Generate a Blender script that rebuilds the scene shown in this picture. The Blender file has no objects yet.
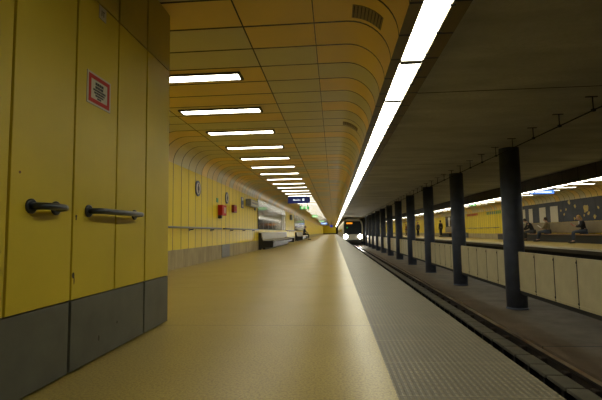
import bpy, bmesh, math, random
from mathutils import Vector, Matrix
random.seed(7)
R = math.radians
S = bpy.context.scene
COL = S.collection

# ------------------------------------------------------------------ materials
def new_mat(name):
    m = bpy.data.materials.new(name); m.use_nodes = True
    nt = m.node_tree; b = nt.nodes['Principled BSDF']
    return m, nt, b

def N(nt, t, **k):
    n = nt.nodes.new(t)
    for a, v in k.items(): setattr(n, a, v)
    return n

def val(nt, op, a, b=None):
    n = N(nt, 'ShaderNodeMath', operation=op)
    for i, x in enumerate((a, b)):
        if x is None: continue
        if isinstance(x, (int, float)): n.inputs[i].default_value = x
        else: nt.links.new(x, n.inputs[i])
    return n.outputs[0]

def mixc(nt, fac, a, b):
    n = N(nt, 'ShaderNodeMix', data_type='RGBA')
    for s, x in ((n.inputs['Factor'], fac), (n.inputs[6], a), (n.inputs[7], b)):
        if isinstance(x, (int, float)): s.default_value = x
        elif isinstance(x, tuple): s.default_value = (*x, 1) if len(x) == 3 else x
        else: nt.links.new(x, s)
    return n.outputs[2]

def coords(nt, kind='Object'):
    t = N(nt, 'ShaderNodeTexCoord')
    s = N(nt, 'ShaderNodeSeparateXYZ'); nt.links.new(t.outputs[kind], s.inputs[0])
    return t.outputs[kind], s.outputs

def noise(nt, vec, scale, detail=4, rough=.55, stretch=None):
    if stretch:
        mp = N(nt, 'ShaderNodeMapping'); mp.inputs['Scale'].default_value = stretch
        nt.links.new(vec, mp.inputs[0]); vec = mp.outputs[0]
    n = N(nt, 'ShaderNodeTexNoise'); n.inputs['Scale'].default_value = scale
    n.inputs['Detail'].default_value = detail; n.inputs['Roughness'].default_value = rough
    nt.links.new(vec, n.inputs['Vector']); return n.outputs['Fac']

def ramp(nt, fac, lo, hi):
    n = N(nt, 'ShaderNodeMapRange'); n.inputs[1].default_value = lo; n.inputs[2].default_value = hi
    nt.links.new(fac, n.inputs[0]); return n.outputs[0]

def bump(nt, b, h, strength=.3, dist=.01):
    n = N(nt, 'ShaderNodeBump'); n.inputs['Strength'].default_value = strength
    n.inputs['Distance'].default_value = dist
    nt.links.new(h, n.inputs['Height']); nt.links.new(n.outputs[0], b.inputs['Normal'])

def plain(name, c, rough=.5, metal=0, var=.15, scale=6, c2=None, bmp=0, spec=.5, stretch=None):
    m, nt, b = new_mat(name)
    v, _ = coords(nt)
    f = ramp(nt, noise(nt, v, scale, stretch=stretch), .3, .7)
    dark = c2 or tuple(x * (1 - var) for x in c)
    nt.links.new(mixc(nt, f, dark, c), b.inputs['Base Color'])
    b.inputs['Roughness'].default_value = rough; b.inputs['Metallic'].default_value = metal
    b.inputs['Specular IOR Level'].default_value = spec
    if bmp: bump(nt, b, noise(nt, v, scale * 8), bmp)
    return m

def emit(name, c, s):
    m, nt, b = new_mat(name)
    b.inputs['Base Color'].default_value = (*c, 1)
    b.inputs['Emission Color'].default_value = (*c, 1)
    b.inputs['Emission Strength'].default_value = s
    return m

MOD, Y0 = .4475, 3.531

def line01(nt, x, w):
    """1 inside a joint of half-width w (in module units) around each integer."""
    f = val(nt, 'FRACT', x)
    d = val(nt, 'MINIMUM', f, val(nt, 'SUBTRACT', 1.0, f))
    return val(nt, 'LESS_THAN', d, w)

def panel_ceiling_mat():
    m, nt, b = new_mat('vault_panels')
    v, s = coords(nt, 'UV')
    u, w = s[0], s[1]
    joint = val(nt, 'MAXIMUM', line01(nt, w, .028), line01(nt, u, .006))
    cb = N(nt, 'ShaderNodeCombineXYZ')
    nt.links.new(val(nt, 'FLOOR', u), cb.inputs[0]); nt.links.new(val(nt, 'FLOOR', w), cb.inputs[1])
    wn = N(nt, 'ShaderNodeTexWhiteNoise'); nt.links.new(cb.outputs[0], wn.inputs['Vector'])
    col = mixc(nt, ramp(nt, wn.outputs['Value'], .42, .6), PAN_A, PAN_B)
    ov, _ = coords(nt)
    col = mixc(nt, val(nt, 'MULTIPLY', ramp(nt, noise(nt, ov, 3), .35, .75), .22), col, (.55, .45, .22))
    nt.links.new(mixc(nt, joint, col, (.012, .01, .006)), b.inputs['Base Color'])
    b.inputs['Roughness'].default_value = .42
    b.inputs['Specular IOR Level'].default_value = .25
    bump(nt, b, val(nt, 'SUBTRACT', 1.0, joint), .5, .01)
    return m

def panel_wall_mat():
    m, nt, b = new_mat('yellow_enamel_wall')
    v, s = coords(nt)
    w = val(nt, 'DIVIDE', val(nt, 'SUBTRACT', s[1], Y0), MOD)
    joint = line01(nt, w, .03)
    wn = N(nt, 'ShaderNodeTexWhiteNoise', noise_dimensions='1D'); nt.links.new(val(nt, 'FLOOR', w), wn.inputs['W'])
    col = mixc(nt, wn.outputs['Value'], (.78, .61, .028), (.70, .54, .022))
    col = mixc(nt, val(nt, 'MULTIPLY', ramp(nt, noise(nt, v, 2.5, stretch=(1, 1, .25)), .4, .75), .3), col, (.62, .48, .03))
    nt.links.new(mixc(nt, joint, col, (.06, .045, .012)), b.inputs['Base Color'])
    b.inputs['Roughness'].default_value = .42
    b.inputs['Specular IOR Level'].default_value = .16
    bump(nt, b, val(nt, 'SUBTRACT', 1.0, joint), .4, .01)
    return m

def terrazzo_mat():
    m, nt, b = new_mat('terrazzo_floor')
    v, s = coords(nt)
    base = mixc(nt, ramp(nt, noise(nt, v, .8, 2), .3, .7), (.36, .275, .07), (.43, .33, .088))
    base = mixc(nt, val(nt, 'MULTIPLY', ramp(nt, noise(nt, v, 85, 2, .6), .46, .62), .75), base, (.20, .145, .045))
    base = mixc(nt, val(nt, 'MULTIPLY', ramp(nt, noise(nt, v, 140, 1), .60, .72), .5), base, (.62, .50, .22))
    base = mixc(nt, val(nt, 'MULTIPLY', ramp(nt, noise(nt, v, 5, 3, .5), .2, .85), .30), base, (.30, .23, .075))
    j = line01(nt, val(nt, 'DIVIDE', val(nt, 'SUBTRACT', s[1], 3.17), 2.2), .0022)
    nt.links.new(mixc(nt, val(nt, 'MULTIPLY', j, .75), base, (.10, .07, .03)), b.inputs['Base Color'])
    r = N(nt, 'ShaderNodeMapRange'); r.inputs[3].default_value = .285; r.inputs[4].default_value = .36
    nt.links.new(noise(nt, v, 2.3, 2, .5), r.inputs[0]); nt.links.new(r.outputs[0], b.inputs['Roughness'])
    b.inputs['Specular IOR Level'].default_value = .22
    return m

def tactile_mat():
    m, nt, b = new_mat('ribbed_edge_paving')
    v, s = coords(nt)
    rib = val(nt, 'SINE', val(nt, 'MULTIPLY', s[0], 2 * math.pi / .028))
    dash = val(nt, 'SINE', val(nt, 'MULTIPLY', s[1], 2 * math.pi / .042))
    h = val(nt, 'MULTIPLY', ramp(nt, rib, -.3, .5), ramp(nt, dash, -.9, -.3))
    j = line01(nt, val(nt, 'DIVIDE', val(nt, 'SUBTRACT', s[1], 1.85), .45), .012)
    wear = noise(nt, v, 2.6, 6, .65)
    top = mixc(nt, ramp(nt, wear, .35, .7), (.15, .125, .075), (.24, .20, .12))
    base = mixc(nt, h, (.135, .118, .08), top)
    base = mixc(nt, val(nt, 'MULTIPLY', ramp(nt, noise(nt, v, 9, 5), .55, .75), .3), base, (.12, .11, .09))
    nt.links.new(mixc(nt, val(nt, 'MULTIPLY', j, .5), base, (.26, .235, .155)), b.inputs['Base Color'])
    b.inputs['Roughness'].default_value = .45
    b.inputs['Specular IOR Level'].default_value = .18
    bump(nt, b, h, .4, .004)
    return m

def concrete_ceiling_mat():
    m, nt, b = new_mat('dark_concrete_ceiling')
    v, s = coords(nt)
    c = mixc(nt, ramp(nt, noise(nt, v, 1.2, 6, .6, stretch=(.5, 1.4, 1)), .3, .72), (.42, .41, .34), (.70, .68, .58))
    c = mixc(nt, val(nt, 'MULTIPLY', ramp(nt, noise(nt, v, 22, 3), .45, .7), .3), c, (.40, .39, .32))
    w = val(nt, 'DIVIDE', val(nt, 'SUBTRACT', s[1], 5.76), 6.4)
    j = line01(nt, w, .0022)
    nt.links.new(mixc(nt, j, c, (.02, .017, .012)), b.inputs['Base Color'])
    b.inputs['Roughness'].default_value = .8
    bump(nt, b, noise(nt, v, 14, 6), .25, .02)
    return m

def trackfloor_mat():
    m, nt, b = new_mat('grimy_track_floor')
    v, s = coords(nt)
    c = mixc(nt, ramp(nt, noise(nt, v, 1.6, 6, .65), .3, .7), (.085, .07, .045), (.18, .15, .105))
    near = N(nt, 'ShaderNodeMapRange'); near.inputs[1].default_value = 4.0; near.inputs[2].default_value = 3.0
    nt.links.new(s[0], near.inputs[0])
    c = mixc(nt, val(nt, 'MULTIPLY', near.outputs[0], .6), c, (.15, .085, .04))   # rust dust beside the rail
    j = line01(nt, val(nt, 'DIVIDE', val(nt, 'SUBTRACT', s[1], 6.9), 4.27), .0035)
    nt.links.new(mixc(nt, j, c, (.02, .016, .012)), b.inputs['Base Color'])
    b.inputs['Roughness'].default_value = .75
    bump(nt, b, noise(nt, v, 12, 6), .3, .02)
    return m

PAN_A = (.84, .61, .19)
PAN_B = (.64, .59, .37)
M = {}
M['vault'] = panel_ceiling_mat()
M['wall'] = panel_wall_mat()
M['terrazzo'] = terrazzo_mat()
M['tactile'] = tactile_mat()
M['conc_ceiling'] = concrete_ceiling_mat()
M['track'] = trackfloor_mat()
M['box_yellow'] = plain('yellow_enamel_door', (.60, .46, .034), .42, var=.12, scale=2.2, spec=.25)
M['box_upper'] = plain('ochre_enamel_panel', (.52, .43, .07), .4, var=.15, scale=2.5)
M['grey_plate'] = plain('grey_green_plinth', (.115, .118, .092), .45, var=.3, scale=5)
M['recess'] = plain('dark_recess', (.004, .0035, .003), .9, spec=.1)
M['plinth'] = plain('stained_concrete_plinth', (.46, .38, .20), .6, c2=(.27, .22, .115), scale=3, bmp=.15, stretch=(1, 1.5, .5))
M['handle'] = plain('gunmetal_handle', (.055, .062, .075), .28, metal=.6, var=.3, scale=20)
M['soffit'] = plain('olive_soffit', (.20, .155, .06), .5, var=.2, scale=3)
M['fascia'] = plain('dark_fascia', (.05, .042, .028), .6, var=.3, scale=3)
M['housing'] = plain('lamp_housing', (.06, .05, .03), .5)
M['strip'] = emit('strip_diffuser', (1.0, .975, .79), 12.5)
M['lamp'] = emit('ceiling_diffuser', (1.0, .955, .78), 10.5)
M['clip'] = plain('black_clip', (.01, .01, .01), .5)
M['column'] = plain('blue_grey_column', (.10, .118, .175), .5, var=.3, scale=4, spec=.35)
M['fence'] = plain('beige_barrier_panel', (.66, .59, .37), .5, c2=(.57, .50, .30), scale=3.5)
M['fence_frame'] = plain('barrier_frame', (.02, .018, .015), .6)
M['rail'] = plain('rusty_rail', (.045, .03, .02), .6, metal=.2, c2=(.022, .016, .012), scale=7)
M['railtop'] = plain('worn_rail_head', (.48, .42, .32), .30, metal=.8, c2=(.24, .105, .035), scale=5, stretch=(1, .5, 1))
M['cover'] = plain('grey_cover_slab', (.15, .14, .108), .38, c2=(.085, .078, .058), scale=4)
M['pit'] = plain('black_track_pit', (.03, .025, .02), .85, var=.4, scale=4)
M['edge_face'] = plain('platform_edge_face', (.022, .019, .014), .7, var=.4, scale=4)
M['black'] = plain('black_paint', (.012, .012, .013), .45)
M['steel'] = plain('brushed_steel', (.40, .37, .28), .42, metal=.8, var=.2, scale=9)
M['steel_dark'] = plain('dull_grey_metal', (.16, .17, .18), .42, metal=.4, var=.2, scale=9)
M['wood'] = plain('varnished_wood_seat', (.36, .21, .09), .4, c2=(.24, .13, .05), scale=4, stretch=(1, .2, 1))
M['bench_back'] = plain('beige_back_panel', (.27, .215, .115), .55, var=.25, scale=2)
M['mural'] = plain('dark_glossy_mural', (.045, .05, .058), .10, c2=(.025, .028, .036), scale=2.5, bmp=.03)
M['mural_dull'] = plain('dark_dull_mural', (.04, .045, .055), .45, c2=(.022, .026, .034), scale=2.5, spec=.25)
M['mural_line'] = plain('pale_mural_streak', (.34, .36, .36), .3, var=.4, scale=12)
M['mural_orange'] = plain('orange_mural_streak', (.6, .2, .03), .35, var=.3, scale=12)
M['cream'] = plain('cream_panel', (.55, .50, .36), .4, var=.1)
M['gold'] = plain('yellow_mural_blot', (.55, .40, .08), .4, var=.3, scale=14)
M['white'] = plain('white_plate', (.50, .46, .33), .5, var=.08, spec=.2)
M['red'] = plain('signal_red', (.46, .022, .012), .5, var=.15, spec=.2)
M['red_dark'] = plain('deep_red', (.22, .02, .015), .4, var=.2)
M['ink'] = plain('black_ink', (.02, .018, .015), .6)
M['blue'] = plain('sign_blue', (.012, .03, .13), .35, var=.15)
M['navy'] = emit('sign_navy_lit', (.03, .05, .30), .14)
M['greyblue'] = plain('grey_blue_box', (.22, .25, .27), .4, var=.25, scale=10)
M['green_lit'] = emit('exit_sign_green', (.03, .50, .08), .7)
M['white_lit'] = emit('lit_sign_white', (.85, 1.0, .6), 1.1)
M['blue_lit'] = emit('lit_sign_blue', (.06, .18, .95), 1.0)
M['blue_lamp'] = emit('blue_signal_lamp', (.02, .05, .7), .3)
M['paleblue_lit'] = emit('opposite_sign_blue', (.10, .28, .85), .75)
M['sign_text'] = emit('lit_sign_lettering', (.8, .88, 1.0), 1.1)
M['green'] = plain('green_plate', (.05, .30, .12), .5)
M['teal'] = plain('teal_tile', (.04, .2, .22), .5)
M['train_white'] = plain('train_cream_paint', (.52, .50, .42), .35, var=.1)
M['train_dark'] = plain('train_front_black', (.018, .02, .024), .14, var=.2)
M['train_glass'] = plain('train_glass', (.03, .035, .04), .08)
M['train_grey'] = plain('train_underframe', (.05, .05, .05), .6)
M['headlight'] = emit('headlight_lens', (1.0, .97, .86), 45)
M['orange_lit'] = emit('destination_display', (1.0, .33, .01), 1.4)
M['skin'] = plain('skin', (.45, .26, .17), .55, var=.1)
M['eye'] = plain('eye_dark', (.02, .015, .012), .3)
M['jeans'] = plain('blue_denim', (.05, .065, .10), .8, var=.3, scale=20)
M['black_cloth'] = plain('black_cloth', (.012, .012, .014), .8, var=.3, scale=20)
M['tan_cloth'] = plain('tan_jacket_cloth', (.24, .19, .10), .8, var=.25, scale=20)
M['grey_cloth'] = plain('dark_grey_cloth', (.05, .05, .055), .8, var=.3, scale=20)
M['navy_cloth'] = plain('navy_cloth', (.015, .022, .06), .8, var=.3, scale=20)
M['brown_cloth'] = plain('rust_brown_cloth', (.22, .07, .02), .8, var=.3, scale=20)
M['white_cloth'] = plain('white_cloth', (.6, .57, .5), .8)
M['hair_blond'] = plain('blond_hair', (.45, .28, .09), .6, var=.35, scale=40)
M['hair_dark'] = plain('dark_hair', (.03, .018, .01), .55, var=.3, scale=40)
M['shoe'] = plain('dark_shoe', (.02, .018, .016), .5)
M['stain'] = plain('rust_stain', (.16, .08, .02), .7)
M['scuff'] = plain('dark_scuff', (.04, .035, .02), .7)

# ------------------------------------------------------------------ mesh helpers
def BM(): return bmesh.new()

def bx(bm, x0, x1, y0, y1, z0, z1, bevel=0):
    vs = [bm.verts.new((x, y, z)) for x in (x0, x1) for y in (y0, y1) for z in (z0, z1)]
    f = [(0, 1, 3, 2), (4, 6, 7, 5), (0, 4, 5, 1), (2, 3, 7, 6), (0, 2, 6, 4), (1, 5, 7, 3)]
    fs = [bm.faces.new([vs[i] for i in q]) for q in f]
    if bevel:
        es = list({e for q in fs for e in q.edges})
        bmesh.ops.bevel(bm, geom=es, offset=bevel, segments=2, affect='EDGES', profile=.6)
    return fs

def ring_tube(bm, pts, rad, n=10, caps=True):
    pts = [Vector(p) for p in pts]
    if isinstance(rad, (int, float)): rad = [rad] * len(pts)
    rings = []
    up0 = None
    for i, p in enumerate(pts):
        a = pts[max(0, i - 1)]; c = pts[min(len(pts) - 1, i + 1)]
        t = (c - a).normalized()
        up = up0 or (Vector((0, 0, 1)) if abs(t.z) < .9 else Vector((1, 0, 0)))
        sx = t.cross(up).normalized(); sy = sx.cross(t).normalized(); up0 = sy
        rings.append([bm.verts.new(p + rad[i] * (math.cos(2 * math.pi * k / n) * sx + math.sin(2 * math.pi * k / n) * sy)) for k in range(n)])
    for a, b in zip(rings, rings[1:]):
        for k in range(n):
            f = bm.faces.new((a[k], a[(k + 1) % n], b[(k + 1) % n], b[k])); f.smooth = True
    if caps:
        bm.faces.new(rings[0][::-1]); bm.faces.new(rings[-1])

def ball(bm, c, r, n=14, sc=(1, 1, 1), rot=None):
    m = Matrix.Translation(c)
    if rot is not None: m = m @ rot
    m = m @ Matrix.Diagonal((*[r * s for s in sc], 1))
    g = bmesh.ops.create_uvsphere(bm, u_segments=n, v_segments=max(6, n * 2 // 3), radius=1, matrix=m)
    for v in g['verts']:
        for f in v.link_faces: f.smooth = True

def sweep_y(bm, prof, y0, y1, closed=False, uvs=None, cuts=None, smooth=False):
    """extrude an (x, z) profile along y; optional per-point u for a UV map (v = panel module)."""
    ys = cuts or [y0, y1]
    rows = [[bm.verts.new((x, y, z)) for x, z in prof] for y in ys]
    n = len(prof)
    lay = bm.loops.layers.uv.verify() if uvs else None
    for j in range(len(ys) - 1):
        for i in range(n if closed else n - 1):
            k = (i + 1) % n
            f = bm.faces.new((rows[j][i], rows[j][k], rows[j + 1][k], rows[j + 1][i]))
            f.smooth = smooth
            if lay:
                for l, (uu, yy) in zip(f.loops, ((uvs[i], ys[j]), (uvs[k], ys[j]), (uvs[k], ys[j + 1]), (uvs[i], ys[j + 1]))):
                    l[lay].uv = (uu, (yy - Y0) / MOD)
    if closed:
        bm.faces.new(rows[0]); bm.faces.new(rows[-1][::-1])

def link(name, bm, mat, parent=None, recalc=True, local=False):
    if recalc: bmesh.ops.recalc_face_normals(bm, faces=bm.faces[:])
    if parent is not None and not local:
        off = parent.get('_w') or (0, 0, 0)
        bmesh.ops.translate(bm, verts=bm.verts[:], vec=-Vector(off))
    me = bpy.data.meshes.new(name); bm.to_mesh(me); bm.free()
    mats = mat if isinstance(mat, (list, tuple)) else [mat]
    for q in mats: me.materials.append(q)
    o = bpy.data.objects.new(name, me); COL.objects.link(o)
    if parent is not None:
        o.parent = parent
        o['_w'] = list(parent.get('_w') or (0, 0, 0))
    return o

def tag(o, label, cat, group=None, kind=None):
    o['label'] = label; o['category'] = cat
    if group: o['group'] = group
    if kind: o['kind'] = kind
    return o

def thing(name, loc, label, cat, group=None, rotz=0, kind=None):
    o = bpy.data.objects.new(name, None); COL.objects.link(o)
    o.empty_display_size = .1
    o.location = loc; o.rotation_euler = (0, 0, rotz); o['_w'] = list(loc)
    return tag(o, label, cat, group, kind)

def struct(name, bm, mat, label=None, cat=None, parent=None, recalc=True):
    o = link(name, bm, mat, parent, recalc)
    o['kind'] = 'structure'
    if label: o['label'] = label; o['category'] = cat
    return o

def kids(o): return [c for c in bpy.data.objects if c.parent == o]
def copy_tree(o, parent=None, depth=0):
    c = o.copy(); COL.objects.link(c)
    if parent is not None: c.parent = parent
    for ch in list(CH.get(o.name) or kids(o)): copy_tree(ch, c, depth + 1)
    return c
CH = {}
def proto(o):            # remember the children once, so copying in loops is quick
    for k in [o] + kids(o): CH[k.name] = kids(k)
    for k in kids(o):
        for g in kids(k): CH[g.name] = kids(g)
    return o

ORD = 'zeroth first second third fourth fifth sixth seventh eighth ninth tenth eleventh twelfth thirteenth fourteenth fifteenth sixteenth'.split()

# ------------------------------------------------------------------ key dimensions (metres)
XW = -3.19            # left wall
XB = -1.343           # face of the yellow service doors
XT = .255             # terrazzo / ribbed paving border
XE = .935             # platform edge
MID = 4.33            # middle of the two tracks
def fx(x): return 2 * MID - x      # mirror to the opposite platform
ZC, ZY, ZS = 2.616, 2.55, 2.18     # concrete, yellow ceiling, soffit with the light strip
ZF = -1.135           # track-side floor
YA, YZ = -3.0, 125.0  # built length

# ------------------------------------------------------------------ floors
b = BM(); bx(b, XW - .3, XT, YA, YZ, -.25, 0); struct('floor', b, M['terrazzo'], 'polished yellow-brown terrazzo platform floor', 'floor')
b = BM(); bx(b, XT, XE, YA, YZ, -.12, 0); struct('trim_1', b, M['tactile'], 'grey ribbed paving along the near platform edge', 'paving')
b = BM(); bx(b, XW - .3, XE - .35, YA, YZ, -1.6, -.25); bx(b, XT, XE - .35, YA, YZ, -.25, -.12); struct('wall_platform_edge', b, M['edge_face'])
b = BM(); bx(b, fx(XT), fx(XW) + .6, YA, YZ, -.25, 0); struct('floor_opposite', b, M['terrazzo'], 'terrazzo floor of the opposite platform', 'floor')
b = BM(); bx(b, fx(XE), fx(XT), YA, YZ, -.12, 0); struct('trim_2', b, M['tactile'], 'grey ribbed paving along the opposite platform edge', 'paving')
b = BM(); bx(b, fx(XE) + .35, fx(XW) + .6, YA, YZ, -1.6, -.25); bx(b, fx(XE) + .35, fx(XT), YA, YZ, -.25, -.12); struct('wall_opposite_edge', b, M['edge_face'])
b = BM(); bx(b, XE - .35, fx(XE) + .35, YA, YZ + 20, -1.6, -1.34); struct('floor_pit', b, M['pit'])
b = BM(); bx(b, 3.22, fx(3.22), YA, YZ + 20, -1.34, ZF); struct('floor_track', b, M['track'], 'grimy concrete floor between the tracks', 'floor')

# ------------------------------------------------------------------ vaulted yellow ceilings
def vault_profile(xwall, mirror=False):
    r1, r2 = .42, .37
    pts, us = [], []
    n = 10
    for i in range(n + 1):                       # wall -> flat
        a = math.pi - i / n * math.pi / 2
        pts.append((xwall + r1 + r1 * math.cos(a), ZY - r1 + r1 * math.sin(a))); us.append(.02 + .6 * i / n)
    for x, u in ((-2.42, 1.0), (-.77, 2.0), (-.135, 3.0)):
        pts.append((x if not mirror else x, ZY)); us.append(u)
    for i in range(n + 1):                       # flat -> soffit
        a = math.pi / 2 - i / n * math.pi / 2
        pts.append((.155 + r2 * math.cos(a), ZY - r2 + r2 * math.sin(a))); us.append(3.4 + .56 * i / n)
    return pts, us
P, U = vault_profile(XW)
b = BM(); sweep_y(b, P, YA, YZ, uvs=U, smooth=True)
struct('ceiling', b, M['vault'], 'ochre panelled vault ceiling over the near platform', 'ceiling', recalc=False)
b = BM(); sweep_y(b, [(fx(x) if x > -2.6 else fx(x) + .1, z) for x, z in P], YA, YZ, uvs=[u + 7 for u in U], smooth=True)
struct('ceiling_opposite', b, M['vault'], 'ochre panelled vault ceiling over the opposite platform', 'ceiling', recalc=False)

def soffit_joint_mat():
    m, nt, bb = new_mat('soffit_panels')
    v, s = coords(nt)
    j = line01(nt, val(nt, 'DIVIDE', val(nt, 'SUBTRACT', s[1], Y0), MOD), .03)
    c = mixc(nt, ramp(nt, noise(nt, v, 3), .3, .7), (.17, .13, .05), (.22, .17, .065))
    nt.links.new(mixc(nt, j, c, (.008, .007, .005)), bb.inputs['Base Color'])
    bb.inputs['Roughness'].default_value = .5
    return m
M['soffitj'] = soffit_joint_mat()
def fascia_joint_mat():
    m, nt, bb = new_mat('fascia_panels')
    v, s = coords(nt)
    j = line01(nt, val(nt, 'DIVIDE', s[1], .9), .02)
    c = mixc(nt, ramp(nt, noise(nt, v, 3), .3, .7), (.05, .04, .026), (.075, .06, .04))
    nt.links.new(mixc(nt, j, c, (.005, .004, .003)), bb.inputs['Base Color'])
    bb.inputs['Roughness'].default_value = .55
    return m
M['fasciaj'] = fascia_joint_mat()
L0, L1 = .622, .802          # light strip
def soffit(f, name, fname, xo):
    b = BM()
    for x0, x1 in ((.525, L0 - .006), (L1 + .006, xo)):
        bx(b, min(f(x0), f(x1)), max(f(x0), f(x1)), YA, YZ, ZS, ZS + .03)
    bx(b, min(f(L0 - .006), f(L1 + .006)), max(f(L0 - .006), f(L1 + .006)), YA, YZ, ZS + .10, ZS + .12)
    struct(name, b, M['soffitj'])
    b = BM(); bx(b, min(f(xo), f(xo + .03)), max(f(xo), f(xo + .03)), YA, YZ, ZS, ZC); struct(fname, b, M['soffitj' if f(0) == 0 else 'fasciaj'])
soffit(lambda x: x, 'trim_3', 'trim_4', .90)
soffit(fx, 'trim_5', 'trim_6', .96)
b = BM(); bx(b, .9, fx(.9), YA, YZ + 20, ZC, ZC + .3); struct('ceiling_concrete', b, M['conc_ceiling'], 'dark stained concrete ceiling over the tracks', 'ceiling')
b = BM(); bx(b, XW - .3, .95, YA, YZ, ZC + .05, ZC + .3); bx(b, fx(.95), fx(XW) + .7, YA, YZ, ZC + .05, ZC + .3); struct('ceiling_slab', b, M['recess'])

# ------------------------------------------------------------------ walls
XFW = fx(XW) + .1
b = BM(); bx(b, XW - .2, XW, YA, YZ, .386, 2.132); struct('wall_left', b, M['wall'], 'yellow panelled wall along the near platform', 'wall')
b = BM(); bx(b, XW - .2, XW + .012, YA, YZ, 0, .386); struct('baseboard_left', b, M['plinth'])
b = BM(); bx(b, XFW, XFW + .2, YA, YZ, .386, 2.132); struct('wall_right', b, M['wall'], 'yellow panelled wall of the opposite platform', 'wall')
b = BM(); bx(b, XFW - .012, XFW + .2, YA, YZ, 0, .386); struct('baseboard_right', b, M['plinth'])
b = BM(); bx(b, XW - .2, XE - .3, YZ, YZ + .2, 0.3, ZC); bx(b, fx(XE) + .3, XFW, YZ, YZ + .2, .3, ZC); struct('wall_end', b, M['wall'])
b = BM(); bx(b, XW - .2, XE - .3, YZ - .02, YZ + .2, 0, .32); bx(b, fx(XE) + .3, XFW, YZ - .02, YZ + .2, 0, .32); struct('baseboard_end', b, M['black'])
b = BM(); bx(b, XE - .3, fx(XE) + .3, YZ + 19, YZ + 19.2, -1.6, ZC); struct('wall_tunnel', b, M['recess'])
b = BM(); bx(b, XW - .2, XFW + .2, YA - .2, YA, -1.6, ZC + .2); struct('wall_back', b, M['plinth'])

# small grey hatch in the left plinth
b = BM(); bx(b, XW + .012, XW + .03, 11.55, 12.42, .02, .38, .004); o = link('plinth_hatch', b, M['steel_dark'])
tag(o, 'grey metal hatch set in the concrete base of the yellow wall', 'hatch')

# ------------------------------------------------------------------ service enclosure with doors (left foreground)
YB = 3.276
ZG, ZD = .370, 2.062
b = BM(); bx(b, XW, XB - .06, YA, YB - .012, 0, ZY)
enc = struct('wall_enclosure', b, M['recess'], 'yellow metal clad service enclosure at the left', 'enclosure')
J = [-.5, .33, 1.19, 1.607, 2.033, 2.458, 2.860, YB]
g = .0105
def pnl(name, y0, y1, z0, z1, mat, parent, gy=None):
    q = g if gy is None else gy
    bb = BM(); bx(bb, XB - .052, XB, y0 + q, y1 - q, z0, z1, .003)
    o = link(name, bb, mat, parent); 
    return o
for y0, y1 in zip(J, J[1:]):
    o = pnl('upper_panel', y0, y1, ZD + .005, ZY - .004, M['box_upper'], enc)
for y0, y1 in ((-.5, 1.19), (2.860, YB)):
    pnl('yellow_panel', y0, y1, ZG + .003, ZD - .005, M['box_yellow'], enc)
for y0, y1 in ((-.5, 1.19), (2.860, YB)):
    pnl('plinth_panel', y0, y1, .012, ZG - .003, M['grey_plate'], enc)
# the end return that faces down the platform
bb = BM(); bx(bb, XW + .02, XB - .001, YB - .012, YB, ZG, ZY - .004); link('end_panel', bb, M['box_yellow'], enc)
bb = BM(); bx(bb, XW + .02, XB - .001, YB - .012, YB, .012, ZG - .003); link('end_plinth', bb, M['grey_plate'], enc)

def bar_handle(y0, y1, z, door):
    bb = BM(); p = .064; r = .0165
    pts = [(XB, y0, z), (XB + p * .55, y0, z), (XB + p * .9, y0 + .012, z), (XB + p, y0 + .035, z), (XB + p, y1 - .035, z), (XB + p * .9, y1 - .012, z), (XB + p * .55, y1, z), (XB, y1, z)]
    ring_tube(bb, pts, r, 12)
    h = link('handle', bb, M['handle'], door); h['label'] = 'dark metal bar handle'
    for y in (y0, y1):
        bb = BM(); ring_tube(bb, [(XB, y, z), (XB + .007, y, z), (XB + .010, y, z)], [.034, .034, .028], 18)
        link('rosette', bb, M['handle'], h)
    return h
def door(name, y0, ys, y1, label, handle):
    b = BM(); bx(b, XB - .058, XB - .048, y0 + .004, y1 - .004, .012, ZD - .004)
    d = struct(name, b, M['recess'], label, 'door')
    cuts = [y0] + ys + [y1]
    for a, c in zip(cuts, cuts[1:]):
        pnl('yellow_panel', a, c, ZG + .003, ZD - .005, M['box_yellow'], d, .0105 if not ys else .0075)
    pnl('kick_plate', y0, y1, .012, ZG - .003, M['grey_plate'], d, .0105)
    bar_handle(*handle, .835, d)
    return d
d1 = door('door_1', 1.19, [1.607], 2.033, 'yellow service door with the short bar handle at far left', (1.735, 1.90))
d2 = door('door_2', 2.033, [2.458], 2.860, 'yellow service door carrying the red bordered notice and long handle', (2.17, 2.695))
def dots(parent, name, lst, mat):
    for y, z, ry, rz in lst:
        bb = BM(); ring_tube(bb, [(XB - .001, y, z), (XB + .0007, y, z)], [1, 1], 12)
        for v in bb.verts: v.co.y = y + (v.co.y - y) * ry; v.co.z = z + (v.co.z - z) * rz
        link(name, bb, mat, parent)
bb = BM(); bx(bb, XB, XB + .001, 2.060, 2.068, .782, .800); ring_tube(bb, [(XB, 2.064, .803), (XB + .001, 2.064, .803)], .007, 10); link('keyhole', bb, M['ink'], d2)
dots(d1, 'stain', [(1.665, .978, .006, .006)], M['stain'])
dots(d2, 'scuff', [(2.052, .497, .010, .016), (2.060, .470, .004, .02), (2.497, .167, .007, .008), (2.30, .12, .006, .016)], M['scuff'])

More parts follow.
